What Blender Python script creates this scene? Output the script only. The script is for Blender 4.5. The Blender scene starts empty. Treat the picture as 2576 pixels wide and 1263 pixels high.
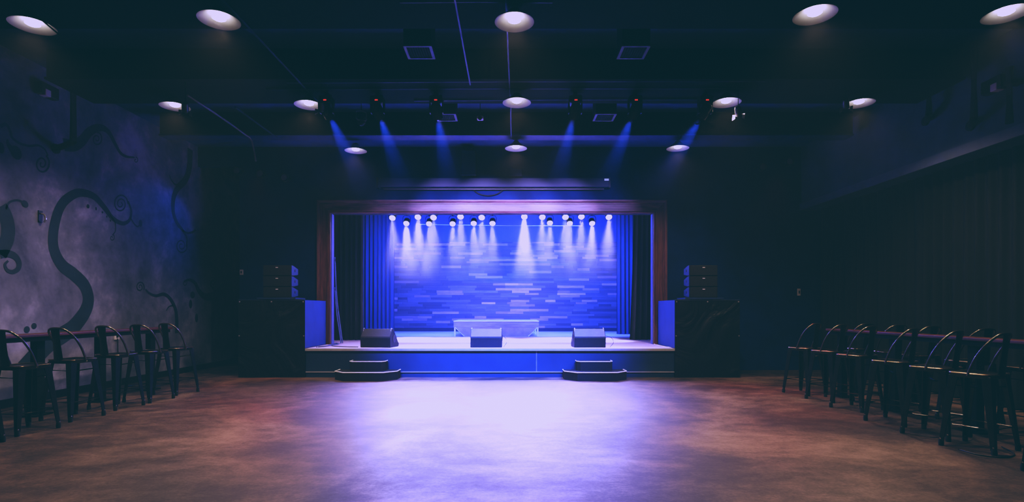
import bpy, bmesh, math, random
from mathutils import Vector, Matrix
random.seed(7)
PI = math.pi
SC = bpy.context.scene
C = SC.collection
F, CX, CY, H = 1370.0, 1285.0, 777.0, 1.40      # focal length in px, vanishing point, eye height

def at(px, py, Y):
    """point of the room at depth Y that the photo shows at px, py (used once, to read positions off the photo)"""
    return Vector(((px - CX) / F * Y, Y, H - (py - CY) / F * Y))

# ------------------------------------------------------------------ object helpers
def link(name, bm, mat, parent=None, smooth=False, bevel=0.0, loc=None, rot=None):
    me = bpy.data.meshes.new(name)
    bmesh.ops.recalc_face_normals(bm, faces=bm.faces[:])
    bm.to_mesh(me); bm.free()
    if isinstance(mat, (list, tuple)):
        for m in mat: me.materials.append(m)
    else:
        me.materials.append(mat)
    if smooth:
        for p in me.polygons: p.use_smooth = True
    o = bpy.data.objects.new(name, me); C.objects.link(o)
    if parent is not None: o.parent = parent
    if loc is not None: o.location = loc
    if rot is not None: o.rotation_euler = rot
    if bevel > 0:
        b = o.modifiers.new('bevel', 'BEVEL'); b.width = bevel; b.segments = 2; b.limit_method = 'ANGLE'; b.angle_limit = math.radians(40)
    if smooth:
        try:
            me.set_sharp_from_angle(angle=math.radians(42))
        except Exception:
            pass
    return o

def tag(o, label, cat, group=None, kind=None):
    o['label'] = label; o['category'] = cat
    if group: o['group'] = group
    if kind: o['kind'] = kind
    return o

def thing(name, label, cat, loc=(0, 0, 0), rotz=0.0, group=None):
    o = bpy.data.objects.new(name, None); C.objects.link(o)
    o.location = loc; o.rotation_euler = (0, 0, rotz); o.empty_display_size = .1
    return tag(o, label, cat, group)

def struct(name, bm, m, label=None, parent=None, **k):
    o = link(name, bm, m, parent, **k)
    if parent is None:
        o['kind'] = 'structure'
        if label: o['label'] = label
    return o

def dup(root, label, loc, rotz=None, rot=None):
    def cp(o, par):
        c = o.copy(); C.objects.link(c); c.parent = par
        for ch in list(o.children): cp(ch, c)
        return c
    r = cp(root, None)
    r.location = loc
    if rotz is not None: r.rotation_euler = (0, 0, rotz)
    if rot is not None: r.rotation_euler = rot
    r['label'] = label
    return r

# ------------------------------------------------------------------ mesh helpers
def NB(): return bmesh.new()

def box(bm, x0, x1, y0, y1, z0, z1, M=None):
    vs = [bm.verts.new(Vector(p) if M is None else M @ Vector(p)) for p in
          [(x0,y0,z0),(x1,y0,z0),(x1,y1,z0),(x0,y1,z0),(x0,y0,z1),(x1,y0,z1),(x1,y1,z1),(x0,y1,z1)]]
    for f in [(0,3,2,1),(4,5,6,7),(0,1,5,4),(1,2,6,5),(2,3,7,6),(3,0,4,7)]:
        bm.faces.new([vs[i] for i in f])
    return vs

def B(*a, M=None):
    bm = NB(); box(bm, *a, M=M); return bm

def frame_of(d):
    d = d.normalized()
    up = Vector((0, 0, 1)) if abs(d.z) < .9 else Vector((1, 0, 0))
    u = d.cross(up).normalized(); v = u.cross(d).normalized()
    return u, v

def tube(bm, pts, r, n=8, closed=False, cap=True, r2=None, flat=1.0):
    """round tube through pts; radius r tapering to r2"""
    pts = [Vector(p) for p in pts]
    N = len(pts); rings = []
    uprev = None
    for i, p in enumerate(pts):
        if closed: d = pts[(i+1) % N] - pts[i-1]
        elif i == 0: d = pts[1] - p
        elif i == N-1: d = p - pts[i-1]
        else: d = pts[i+1] - pts[i-1]
        if d.length < 1e-9: d = Vector((0, 0, 1))
        d.normalize()
        if uprev is None: u, v = frame_of(d)
        else:
            u = (uprev - d * uprev.dot(d))
            if u.length < 1e-6: u, v = frame_of(d)
            u.normalize(); v = d.cross(u).normalized() * 1
        uprev = u
        rr = r if r2 is None else r + (r2 - r) * i / max(1, N-1)
        rings.append([bm.verts.new(p + u * (rr*math.cos(2*PI*k/n)) + v * (rr*flat*math.sin(2*PI*k/n))) for k in range(n)])
    M = N if closed else N-1
    for i in range(M):
        a, b = rings[i], rings[(i+1) % N]
        for k in range(n):
            bm.faces.new([a[k], a[(k+1) % n], b[(k+1) % n], b[k]])
    if cap and not closed:
        bm.faces.new(rings[0][::-1]); bm.faces.new(rings[-1])

def T(pts, r, n=8, **k):
    bm = NB(); tube(bm, pts, r, n, **k); return bm

def lathe(bm, prof, n=32, M=None):
    """profile of (radius, z) turned about z"""
    rings = []
    for (r, z) in prof:
        if r < 1e-6:
            p = Vector((0, 0, z)); rings.append([bm.verts.new(p if M is None else M @ p)])
        else:
            row = []
            for k in range(n):
                p = Vector((r*math.cos(2*PI*k/n), r*math.sin(2*PI*k/n), z))
                row.append(bm.verts.new(p if M is None else M @ p))
            rings.append(row)
    for a, b in zip(rings, rings[1:]):
        if len(a) == 1 and len(b) == 1: continue
        for k in range(n):
            k2 = (k+1) % n
            if len(a) == 1: bm.faces.new([a[0], b[k2], b[k]])
            elif len(b) == 1: bm.faces.new([a[k], a[k2], b[0]])
            else: bm.faces.new([a[k], a[k2], b[k2], b[k]])

def L(prof, n=32, M=None):
    bm = NB(); lathe(bm, prof, n, M); return bm

def prism(bm, poly, a, b, axis='z', M=None):
    """polygon extruded along an axis from a to b; poly in the two other axes in xyz order"""
    def P3(p, t):
        q = {'z': (p[0], p[1], t), 'x': (t, p[0], p[1]), 'y': (p[0], t, p[1])}[axis]
        q = Vector(q)
        return q if M is None else M @ q
    A = [bm.verts.new(P3(p, a)) for p in poly]; Bv = [bm.verts.new(P3(p, b)) for p in poly]
    n = len(poly)
    bm.faces.new(A[::-1]); bm.faces.new(Bv)
    for i in range(n):
        bm.faces.new([A[i], A[(i+1) % n], Bv[(i+1) % n], Bv[i]])

def PR(*a, **k):
    bm = NB(); prism(bm, *a, **k); return bm

def smoothpath(pts, sub=8):
    """Catmull-Rom through pts"""
    pts = [Vector(p) for p in pts]; out = []
    Q = [pts[0]*2 - pts[1]] + pts + [pts[-1]*2 - pts[-2]]
    for i in range(1, len(Q)-2):
        p0, p1, p2, p3 = Q[i-1], Q[i], Q[i+1], Q[i+2]
        for k in range(sub):
            t = k / sub
            out.append(.5*((2*p1) + (p2-p0)*t + (2*p0-5*p1+4*p2-p3)*t*t + (3*p1-p0-3*p2+p3)*t**3))
    out.append(pts[-1]); return out

# ------------------------------------------------------------------ materials
def newmat(name):
    m = bpy.data.materials.new(name); m.use_nodes = True
    nt = m.node_tree; nt.nodes.clear()
    out = nt.nodes.new('ShaderNodeOutputMaterial'); b = nt.nodes.new('ShaderNodeBsdfPrincipled')
    nt.links.new(b.outputs[0], out.inputs[0])
    return m, nt, b

def ramp(nt, src, stops):
    r = nt.nodes.new('ShaderNodeValToRGB'); e = r.color_ramp.elements
    e[0].position, e[0].color = stops[0][0], (*stops[0][1], 1)
    e[1].position, e[1].color = stops[-1][0], (*stops[-1][1], 1)
    for p, c in stops[1:-1]:
        x = e.new(p); x.color = (*c, 1)
    nt.links.new(src, r.inputs[0]); return r

def coords(nt, scale=(1, 1, 1), kind='Object'):
    t = nt.nodes.new('ShaderNodeTexCoord'); mp = nt.nodes.new('ShaderNodeMapping')
    mp.inputs['Scale'].default_value = scale
    nt.links.new(t.outputs[kind], mp.inputs[0]); return mp.outputs[0]

def noise(nt, vec, scale, detail=4, rough=.6, dist=0):
    n = nt.nodes.new('ShaderNodeTexNoise'); n.inputs['Scale'].default_value = scale
    n.inputs['Detail'].default_value = detail; n.inputs['Roughness'].default_value = rough
    n.inputs['Distortion'].default_value = dist
    nt.links.new(vec, n.inputs['Vector']); return n.outputs['Fac']

def bump(nt, b, h, strength, dist=.01):
    bp = nt.nodes.new('ShaderNodeBump'); bp.inputs['Strength'].default_value = strength; bp.inputs['Distance'].default_value = dist
    nt.links.new(h, bp.inputs['Height']); nt.links.new(bp.outputs[0], b.inputs['Normal'])

def mat(name, col, rough=.6, metal=0.0, var=.25, nscale=6.0, bmp=0.0, spec=.5, sc=(1, 1, 1)):
    m, nt, b = newmat(name)
    v = coords(nt, sc)
    n = noise(nt, v, nscale)
    c0 = tuple(max(0, x*(1-var)) for x in col); c1 = tuple(min(1, x*(1+var)) for x in col)
    r = ramp(nt, n, [(.3, c0), (.7, c1)])
    nt.links.new(r.outputs[0], b.inputs['Base Color'])
    b.inputs['Roughness'].default_value = rough; b.inputs['Metallic'].default_value = metal
    b.inputs['Specular IOR Level'].default_value = spec
    if bmp: bump(nt, b, noise(nt, v, nscale*6, 3), bmp)
    return m

def emat(name, col, strength):
    m = bpy.data.materials.new(name); m.use_nodes = True
    nt = m.node_tree; nt.nodes.clear()
    out = nt.nodes.new('ShaderNodeOutputMaterial'); e = nt.nodes.new('ShaderNodeEmission')
    e.inputs[0].default_value = (*col, 1); e.inputs[1].default_value = strength
    nt.links.new(e.outputs[0], out.inputs[0]); return m

def wood(name, c0, c1, c2, rough=.45, axis='x', grain=14.0):
    m, nt, b = newmat(name)
    s = {'x': (.35, 3, 3), 'y': (3, .35, 3), 'z': (3, 3, .35)}[axis]
    v = coords(nt, s)
    n = noise(nt, v, grain*.35, 6, .65, .6)
    r = ramp(nt, n, [(.28, c0), (.5, c1), (.72, c2)])
    kn = nt.nodes.new('ShaderNodeTexVoronoi'); kn.inputs['Scale'].default_value = 1.6
    nt.links.new(coords(nt, {'x': (1, 2.2, 2.2), 'y': (2.2, 1, 2.2), 'z': (2.2, 2.2, 1)}[axis]), kn.inputs['Vector'])
    kr = ramp(nt, kn.outputs['Distance'], [(.03, (0.12, .1, .1)), (.12, (1, 1, 1))])
    mx = nt.nodes.new('ShaderNodeMix'); mx.data_type = 'RGBA'; mx.blend_type = 'MULTIPLY'; mx.inputs[0].default_value = .9
    nt.links.new(r.outputs[0], mx.inputs[6]); nt.links.new(kr.outputs[0], mx.inputs[7])
    nt.links.new(mx.outputs[2], b.inputs['Base Color'])
    b.inputs['Roughness'].default_value = rough
    bump(nt, b, n, .15)
    return m

M = {}
M['black_paint'] = mat('black paint', (.010, .011, .014), .75, var=.3, nscale=2, spec=.25)
M['ceiling'] = mat('dark ceiling with blue light', (.045, .085, .20), .8, var=.3, nscale=1.2)  # dark ceiling; its blue is stage light put into the colour
M['beam'] = mat('black beam paint', (.005, .0055, .007), .85, var=.3, spec=.2)
M['pipe'] = mat('dark conduit with blue light', (.018, .035, .11), .45)  # dark pipe, tinted with the blue light that falls on it
M['drop_pipe'] = mat('black iron pipe', (.012, .011, .012), .6)
M['black_metal'] = mat('black fixture metal', (.014, .014, .017), .42, metal=.2)
M['white_metal'] = mat('white enamel', (.82, .82, .80), .45, var=.05)
M['shade_in'] = mat('pale grey shade enamel', (.42, .42, .43), .5, var=.05)
M['shade_out'] = mat('grey shade enamel', (.12, .12, .13), .5, var=.1)
M['stool'] = mat('gunmetal stool steel', (.055, .047, .040), .30, metal=.92, var=.25, nscale=9)
M['stool_edge'] = mat('bronze stool edge glint', (.42, .33, .23), .26, metal=.95, var=.2, nscale=9)  # bright bronze stands for the lamp glints along the seat edge
M['stool_tube'] = mat('gunmetal tube steel', (.20, .165, .13), .26, metal=.95, var=.2, nscale=9)  # stool steel lightened so the lamp highlights are in its colour
M['rubber'] = mat('black rubber', (.012, .012, .012), .8)
M['foot_cap'] = mat('polished foot rivet', (.6, .58, .55), .2, metal=1)
M['bar_wood'] = wood('dark red bar wood', (.030, .008, .006), (.07, .017, .012), (.11, .03, .02), .38, 'y')
M['bar_post'] = mat('black bar post', (.005, .005, .006), .8, spec=.2)
M['frame_wood'] = wood('stained pine, along', (.06, .025, .026), (.17, .080, .085), (.28, .14, .15), .42, 'x')
M['frame_wood_z'] = wood('stained pine, upright', (.05, .019, .018), (.13, .050, .048), (.20, .085, .08), .42, 'z')
M['jamb'] = mat('blue lit jamb paint', (.10, .13, .42), .6, var=.1)  # pale jamb; the blue stage light is put into its colour
M['deck'] = mat('pale stage deck', (.66, .52, .60), .55, var=.10, nscale=1.5)
M['deck_front'] = mat('painted stage front', (.012, .034, .085), .5, var=.2, nscale=1.5)
M['deck_trim'] = mat('stage edge metal', (.55, .55, .58), .35, metal=.5, var=.1)
M['carpet'] = mat('black step carpet', (.005, .005, .007), .9, var=.5, nscale=30, bmp=.4)
M['nosing'] = mat('white step nosing', (.75, .73, .70), .5, var=.1)
M['cabinet'] = mat('black speaker cabinet', (.008, .0085, .0105), .55, var=.3, nscale=20, bmp=.2, spec=.25)
M['cab_light'] = mat('charcoal speaker cabinet', (.012, .0135, .016), .5, var=.25, nscale=20, bmp=.2)
M['grille'] = mat('black speaker grille', (.012, .012, .014), .6, var=.6, nscale=120)
M['chrome'] = mat('chrome corner', (.8, .8, .82), .25, metal=.7, var=.05)
M['sub_side'] = mat('box side with blue light', (.007, .036, .24), .6, var=.15, nscale=3)  # blue light from the stage painted into the box side
M['array_side'] = mat('speaker side plate', (.015, .035, .12), .5, var=.15)
M['riser_top'] = mat('riser carpet top', (.58, .49, .56), .7, var=.1)
M['riser_panel'] = mat('riser grey panel', (.30, .23, .30), .6, var=.2, nscale=5)
M['riser_wood'] = wood('riser skirt boards', (.14, .11, .12), (.25, .2, .22), (.36, .29, .32), .6, 'x')
M['plate'] = mat('white plastic plate', (.65, .65, .65), .5, var=.05)
M['cable'] = mat('black cable', (.02, .02, .025), .5)
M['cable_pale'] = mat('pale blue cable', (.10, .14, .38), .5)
M['screen_case'] = mat('screen case', (.006, .018, .06), .45, var=.15)  # blue glow of the wash is put into the case colour
M['duct'] = mat('black duct', (.006, .0065, .008), .7, spec=.2)
M['vent_frame'] = mat('vent register', (.11, .12, .14), .5)
M['pole'] = mat('steel lighting pipe', (.25, .25, .27), .4, metal=.5)
M['led_red'] = emat('red display', (1, .04, .03), 1.6)
M['bulb'] = emat('pendant bulb glow', (1.0, .95, .92), 8.0)
M['led_blue'] = emat('lit blue led face', (.62, .68, 1.0), 14.0)
M['led_white'] = emat('lit white led face', (.9, .92, 1.0), 40.0)
M['led_dot'] = emat('led dot', (.9, .97, 1.0), 60.0)
M['lens_dim'] = mat('violet lens glass', (.28, .22, .40), .3, var=.15)
M['tag_lit'] = mat('white maker plate', (.7, .7, .75), .4, var=.05)
M['tag_lit_case'] = emat('screen case tag glow', (.35, .42, 1.0), .75)  # tag is no lamp; the light it catches is put in as glow

# floor: stained brown concrete, sealed
def floor_mat():
    m, nt, b = newmat('stained sealed concrete')
    v = coords(nt, (1, 1, 1))
    big = noise(nt, v, .55, 5, .62, .7)
    mid = noise(nt, coords(nt, (1.0, 1.5, 1)), 2.6, 9, .74, .3)
    fine = noise(nt, v, 34, 6, .8)
    a = nt.nodes.new('ShaderNodeMath'); a.operation = 'ADD'
    h = nt.nodes.new('ShaderNodeMath'); h.operation = 'MULTIPLY_ADD'; h.inputs[1].default_value = .62
    nt.links.new(mid, h.inputs[0]); nt.links.new(big, h.inputs[2])
    h2 = nt.nodes.new('ShaderNodeMath'); h2.operation = 'MULTIPLY_ADD'; h2.inputs[1].default_value = .45
    nt.links.new(fine, h2.inputs[0]); nt.links.new(h.outputs[0], h2.inputs[2])
    nm = nt.nodes.new('ShaderNodeMath'); nm.operation = 'MULTIPLY'; nm.inputs[1].default_value = .483
    nt.links.new(h2.outputs[0], nm.inputs[0])
    r = ramp(nt, nm.outputs[0], [(.40, (.013, .009, .007)), (.475, (.050, .034, .025)), (.53, (.112, .077, .053)), (.61, (.23, .163, .115))])
    # red-brown stain clouds
    st = noise(nt, coords(nt, (1, 1, 1)), .33, 3, .5, .3)
    rr = ramp(nt, st, [(.52, (1, 1, 1)), (.72, (1.0, .62, .62))])
    mx = nt.nodes.new('ShaderNodeMix'); mx.data_type = 'RGBA'; mx.blend_type = 'MULTIPLY'; mx.inputs[0].default_value = 1
    nt.links.new(r.outputs[0], mx.inputs[6]); nt.links.new(rr.outputs[0], mx.inputs[7])
    nt.links.new(mx.outputs[2], b.inputs['Base Color'])
    ro = ramp(nt, nm.outputs[0], [(.4, (.58, .58, .58)), (.6, (.40, .40, .40))])
    nt.links.new(ro.outputs[0], b.inputs['Roughness'])
    b.inputs['Specular IOR Level'].default_value = .45
    bump(nt, b, h2.outputs[0], .10, .02)
    return m
M['floor'] = floor_mat()

# left wall: mottled plaster
def plaster():
    m, nt, b = newmat('mottled lavender grey plaster')
    v = coords(nt)
    n1 = noise(nt, v, .55, 5, .6, .5); n2 = noise(nt, v, 3.5, 5, .65)
    h = nt.nodes.new('ShaderNodeMath'); h.operation = 'MULTIPLY_ADD'; h.inputs[1].default_value = .35
    nt.links.new(n2, h.inputs[0]); nt.links.new(n1, h.inputs[2])
    r = ramp(nt, h.outputs[0], [(.52, (.065, .077, .12)), (.70, (.16, .172, .235)), (.84, (.34, .34, .44))])
    nt.links.new(r.outputs[0], b.inputs['Base Color']); b.inputs['Roughness'].default_value = .75
    bump(nt, b, n2, .1)
    return m
M['plaster'] = plaster()
M['wall_band'] = mat('blue grey bulkhead paint', (.07, .10, .14), .7, var=.25, nscale=1.5)
M['band_trim'] = mat('bulkhead lower trim', (.10, .13, .18), .6, var=.1)
M['vine'] = mat('dark mural paint', (.020, .040, .062), .8, var=.25, nscale=3)

def curtain_mat(name, col, sheen=.3):
    m, nt, b = newmat(name)
    n = noise(nt, coords(nt, (6, 6, .5)), 3, 4)
    r = ramp(nt, n, [(.3, tuple(x*.7 for x in col)), (.7, tuple(x*1.3 for x in col))])
    nt.links.new(r.outputs[0], b.inputs['Base Color']); b.inputs['Roughness'].default_value = .8
    b.inputs['Sheen Weight'].default_value = sheen
    return m
M['curtain_black'] = curtain_mat('black stage curtain', (.005, .006, .010), .0)
M['curtain_blue'] = curtain_mat('dark velvet curtain', (.008, .017, .036), .1)
M['drape_wall'] = curtain_mat('black wall drape', (.0028, .003, .0036), .0)

def fabric_wrinkled():
    m, nt, b = newmat('wrinkled black cover fabric')
    v = coords(nt, (1.0, 1, 1.0))
    n = noise(nt, v, 1.1, 3, .5, 1.8)
    b.inputs['Base Color'].default_value = (.0045, .006, .007, 1); b.inputs['Roughness'].default_value = .45; b.inputs['Specular IOR Level'].default_value = .3
    bump(nt, b, n, .7, .12)
    return m
M['cover'] = fabric_wrinkled()

def plank_mat():
    m, nt, b = newmat('weathered plank')
    at_ = nt.nodes.new('ShaderNodeVertexColor'); at_.layer_name = 'tone'
    n = noise(nt, coords(nt, (.6, 1, 7)), 5, 6, .7, .4)
    r = ramp(nt, n, [(.25, (.55, .55, .55)), (.75, (1.3, 1.3, 1.3))])
    mx = nt.nodes.new('ShaderNodeMix'); mx.data_type = 'RGBA'; mx.blend_type = 'MULTIPLY'; mx.inputs[0].default_value = 1
    nt.links.new(at_.outputs[0], mx.inputs[6]); nt.links.new(r.outputs[0], mx.inputs[7])
    nt.links.new(mx.outputs[2], b.inputs['Base Color']); b.inputs['Roughness'].default_value = .65
    return m
M['plank'] = plank_mat()

# ------------------------------------------------------------------ room shell
CEIL, YF, YN = 5.1, 12.45, -1.6
XL, XR = -7.15, 6.64
ZD, YS = .59, 11.1                     # stage deck height, stage front
YB = 19.55                             # stage back wall
struct('floor', B(XL-.2, 7.3, YN, 17.2, -.12, 0), M['floor'], 'stained brown sealed concrete floor')
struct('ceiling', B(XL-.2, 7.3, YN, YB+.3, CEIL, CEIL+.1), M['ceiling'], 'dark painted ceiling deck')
wl = struct('wall_left', B(XL-.2, XL, YN, 17.0, 0, CEIL), M['plaster'], 'mottled grey plaster wall painted with dark curling vines')
struct('wall_right', B(XR, 7.3, YN, YF, 3.65, CEIL), M['wall_band'], 'blue grey upper wall band above the black drapes')
struct('trim_1', B(XR-.035, XR, YN, YF, 3.65, 3.80), M['band_trim'], 'pale trim along lower edge of the right wall band')
struct('wall_right_lower', B(7.15, 7.3, YN, YF, 0, 3.65), M['black_paint'], 'black lower right wall behind the drapes')
# front wall around the stage opening
FC = -.427
fw = NB()
box(fw, -6.2, FC-3.70, YF, YF+.12, 0, CEIL)
box(fw, FC+3.70, 7.3, YF, YF+.12, 0, CEIL)
box(fw, FC-3.70, FC+3.70, YF, YF+.12, 3.60, CEIL)
box(fw, XL, -6.2, YF, YF+.12, 4.65, CEIL)
struct('wall_front', fw, mat('stage wall with blue glow', (.003, .022, .11), .75, var=.3, nscale=2, spec=.25), 'black wall around the stage opening')  # black wall; the blue glow above the header is in its colour
struct('wall_passage', B(-6.2, -6.08, YF+.12, 17.0, 0, CEIL), M['black_paint'], 'black return wall of the passage left of the stage')
struct('wall_passage_end', B(XL, -6.2, 16.9, 17.0, 0, CEIL), M['black_paint'])
struct('wall_stage_left', B(-6.08, -6.0, YF+.12, YB, ZD, CEIL), M['black_paint'])
struct('wall_stage_right', B(5.4, 5.5, YF+.12, YB, ZD, CEIL), M['black_paint'])
struct('wall_back_upper', B(-6.08, 5.5, YB, YB+.12, ZD, CEIL), mat('upstage wall paint', (.03, .045, .085), .7, var=.2, nscale=1.2), 'plain blue lit wall above the planks')
struct('baseboard_left', B(XL, XL+.02, YN, 16.8, 0, .12), M['black_paint'])

# plank cladding on the upstage wall
def planks():
    bm = NB(); lay = bm.loops.layers.color.new('tone')
    x0, x1, z = -4.22, 3.80, ZD+.12
    rnd = random.Random(3)
    while z < 3.78:
        h = rnd.choice([.072, .085, .085, .092])
        x = x0 - rnd.random()*.0
        first = True
        while x < x1 - .02:
            w = rnd.uniform(.22, .95) * (rnd.random() if first else 1) + .12; first = False
            e = min(x1, x+w)
            if x1 - e < .15: e = x1
            d = rnd.uniform(.018, .034)
            k = rnd.random()
            if k < .20: t = rnd.uniform(.10, .15)
            elif k < .80: t = rnd.uniform(.17, .28)
            else: t = rnd.uniform(.32, .46)
            n0 = len(bm.faces)
            box(bm, x+.002, e-.002, YB-d, YB, z+.0015, min(z+h, 3.80)-.0015)
            bm.faces.ensure_lookup_table()
            for f in bm.faces[n0:]:
                for l in f.loops: l[lay] = (t*(1.0 if t < .3 else 1.25), t*.95, t, 1)
            x = e
        z += h
    return bm
struct('wall_back', planks(), M['plank'], 'upstage wall clad in mixed weathered horizontal planks')
struct('baseboard_back', B(-4.22, 3.8, YB-.04, YB, ZD, ZD+.11), M['black_paint'])

# beams
for nm, (a, b_), lb in [('ceiling_beam', (5.3, 6.28), 'dark deep ceiling beam nearest the viewer, above the front row of pendants'),
                        ('ceiling_beam', (7.74, 8.58), 'dark ceiling beam that carries the row of moving lights'),
                        ('ceiling_beam', (10.24, 10.46), 'thin dark ceiling beam closest to the stage wall')]:
    o = thing(nm, lb, 'beam', (0, a, 4.65), group='dark beams across the ceiling')
    link('web', B(-6.6, 6.43, 0, b_-a, .03, CEIL-4.65-.002), M['beam'], o)
    link('lower_flange', B(-6.6, 6.43, -.04, b_-a+.04, 0, .03), M['pipe'] if b_ > 10 else M['beam'], o)  # last flange is blue to paint in its lit edge

# ------------------------------------------------------------------ mural on the left wall
def vine_ribbon(bm, pts, w0, w1, sub=10, bulge=0):
    """pts are (px, py) read from the photo, laid on the wall plane"""
    P = []
    for (px, py) in pts:
        Y = F*XL/(px-CX); P.append(Vector((0, Y, H-(py-CY)*Y/F)))
    P = smoothpath(P, sub); N = len(P)
    prev = None
    for i, p in enumerate(P):
        d = (P[min(i+1, N-1)] - P[max(i-1, 0)]).normalized()
        n = Vector((0, -d.z, d.y))
        t = i/(N-1); w = (w0*(1-t) + w1*t)*.5
        a = bm.verts.new((XL+.004, p.y+n.y*w, p.z+n.z*w)); b = bm.verts.new((XL+.004, p.y-n.y*w, p.z-n.z*w))
        if prev: bm.faces.new([prev[0], a, b, prev[1]])
        prev = (a, b)

def spiral(px, py, r, turns, a0, sgn=1, sq=.78):
    return [(px + r*(1-.86*k/(turns*10))*math.cos(a0+sgn*2*PI*k/10)*sq, py + r*(1-.86*k/(turns*10))*math.sin(a0+sgn*2*PI*k/10)) for k in range(int(turns*10)+1)]

def blob(bm, px, py, rx, rz, tilt=0):
    Y = F*XL/(px-CX); z = H-(py-CY)*Y/F
    vs = []
    for k in range(12):
        a = 2*PI*k/12; u, v = rx*math.cos(a), rz*math.sin(a)
        vs.append(bm.verts.new((XL+.005, Y+u*math.cos(tilt)-v*math.sin(tilt), z+u*math.sin(tilt)+v*math.cos(tilt))))
    bm.faces.new(vs)

def vine(lst, blobs=()):
    bm = NB()
    for pts, w0, w1 in lst: vine_ribbon(bm, pts, w0, w1)
    for b in blobs: blob(bm, *b)
    return link('painted_vine', bm, M['vine'], wl)

# the big S vine
vine([([(60, 930), (115, 870), (158, 842), (185, 822), (213, 785), (222, 752), (212, 718), (185, 690), (157, 668), (138, 635), (133, 596), (142, 545), (158, 510), (185, 489), (208, 485), (237, 495), (262, 522), (280, 546), (296, 558), (312, 562), (326, 552), (330, 530), (322, 506)], .30, .035),
      (spiral(303, 513, 24, 2.2, 0, -1), .03, .018),
      ([(328, 548), (337, 563), (346, 570), (354, 562)], .03, .03),
      ([(276, 540), (289, 560), (290, 580), (282, 592)], .022, .018),
      (spiral(281, 598, 9, 1.2, -1.2, 1), .018, .014)],
     [(353, 562, .05, .07), (221, 519, .03, .035), (241, 525, .02, .03), (257, 534, .02, .02), (268, 545, .016, .02), (277, 555, .016, .02)])
# upper left vines
vine([([(0, 318), (14, 313), (25, 330), (30, 346), (48, 360), (72, 367), (96, 366), (112, 376), (120, 392)], .05, .025),
      (spiral(105, 412, 25, 1.8, -1.0, 1), .03, .02),
      ([(18, 350), (20, 362), (30, 378)], .03, .09)],
     [(40, 384, .09, .10, .4), (2, 372, .05, .08)])
vine([([(160, 364), (185, 366), (205, 355), (222, 334), (240, 323), (258, 322), (274, 334), (288, 360), (302, 384), (318, 394), (338, 396)], .20, .03),
      (spiral(243, 350, 18, 1.7, -1.6, 1), .028, .018),
      (spiral(341, 403, 8, 1.1, -1.6, 1), .02, .015)])
vine([([(0, 520), (12, 540), (20, 570), (18, 600), (5, 630), (0, 640)], .22, .20),
      ([(0, 640), (18, 638), (36, 644), (47, 660), (45, 676), (32, 684), (18, 680), (12, 666), (20, 656)], .12, .03),
      ([(14, 526), (22, 510), (38, 504), (52, 506), (64, 514)], .03, .03)], [(62, 513, .06, .05, -.5)])
# right side vines of the mural
vine([([(478, 375), (476, 420), (466, 452), (446, 474), (436, 500), (436, 535), (446, 562), (458, 578), (470, 600), (468, 622)], .20, .03),
      (spiral(456, 618, 20, 2.0, -.6, 1), .028, .018),
      ([(458, 578), (470, 586), (484, 584), (492, 578)], .035, .06),
      ([(452, 466), (440, 464), (430, 452), (426, 440)], .05, .02)])
vine([([(444, 838), (444, 800), (440, 775), (428, 752), (412, 740), (392, 744), (376, 738), (366, 728)], .12, .03),
      (spiral(352, 722, 14, 1.8, .5, -1), .028, .018),
      ([(436, 768), (424, 772), (418, 782)], .03, .02)])
vine([([(640, 700), (600, 700), (575, 708), (555, 730), (535, 744), (515, 746), (500, 732), (490, 712), (476, 704), (462, 708)], .32, .03),
      (spiral(464, 712, 8, 1.2, -1, 1), .022, .016),
      ([(545, 736), (536, 728), (530, 716), (534, 706)], .05, .03),
      (spiral(535, 713, 11, 1.3, 1.2, 1), .03, .02)],
     [(484, 742, .09, .08), (479, 765, .06, .1), (494, 800, .06, .1), (67, 829, .05, .05), (85, 820, .045, .045)])

# ------------------------------------------------------------------ stage
st = thing('stage', 'low stage with pale deck and blue lit black front', 'stage', (0, YS, 0))
dk = NB()
box(dk, -4.19, 3.34, 0, YF-YS-.004, ZD-.05, ZD)
box(dk, -4.10, 3.25, YF-YS-.004, YF-YS+.13, ZD-.05, ZD)
box(dk, -5.99, 5.39, YF-YS+.13, YB-YS-.045, ZD-.05, ZD)
link('deck', dk, M['deck'], st)
fp = link('front_panel', B(-4.19, 3.34, .03, .08, .115, ZD-.05), M['deck_front'], st)
link('panel_joint', B(.515, .535, .024, .032, .12, ZD-.05), mat('joint strip', (.14, .15, .18), .5), fp)
link('edge_trim', B(-4.19, 3.34, -.012, .004, ZD-.045, ZD+.003), M['deck_trim'], st)
link('kick_board', B(-4.19, 3.34, .035, .08, 0, .105), M['deck_front'], st)
link('kick_trim', B(-4.19, 3.34, .016, .035, .102, .118), M['deck_trim'], st)

# proscenium frame with moulded profile
pf = thing('proscenium_frame', 'stained pine moulded frame around the stage opening', 'frame', (FC, YF-.001, ZD+.002))
prof = [(.0, 0), (.0, .055), (.02, .065), (.03, .045), (.045, .06), (.06, .06), (.065, .045), (.085, .045), (.09, .035), (.205, .035), (.21, .05), (.235, .05), (.24, .07), (.275, .085), (.30, .085), (.30, 0)]
hw, ht = 3.68, 3.575-ZD
def sweep(P0, P1):   # each P is a function of u giving the mitred corner line (x, z)
    bm = NB()
    A = [bm.verts.new((P0(u)[0], -v, P0(u)[1])) for u, v in prof]
    Bq = [bm.verts.new((P1(u)[0], -v, P1(u)[1])) for u, v in prof]
    for i in range(len(prof)-1): bm.faces.new([A[i], A[i+1], Bq[i+1], Bq[i]])
    bm.faces.new(A); bm.faces.new(Bq[::-1])
    return bm
link('header', sweep(lambda u: (-hw-u, ht+u), lambda u: (hw+u, ht+u)), M['frame_wood'], pf)
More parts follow.
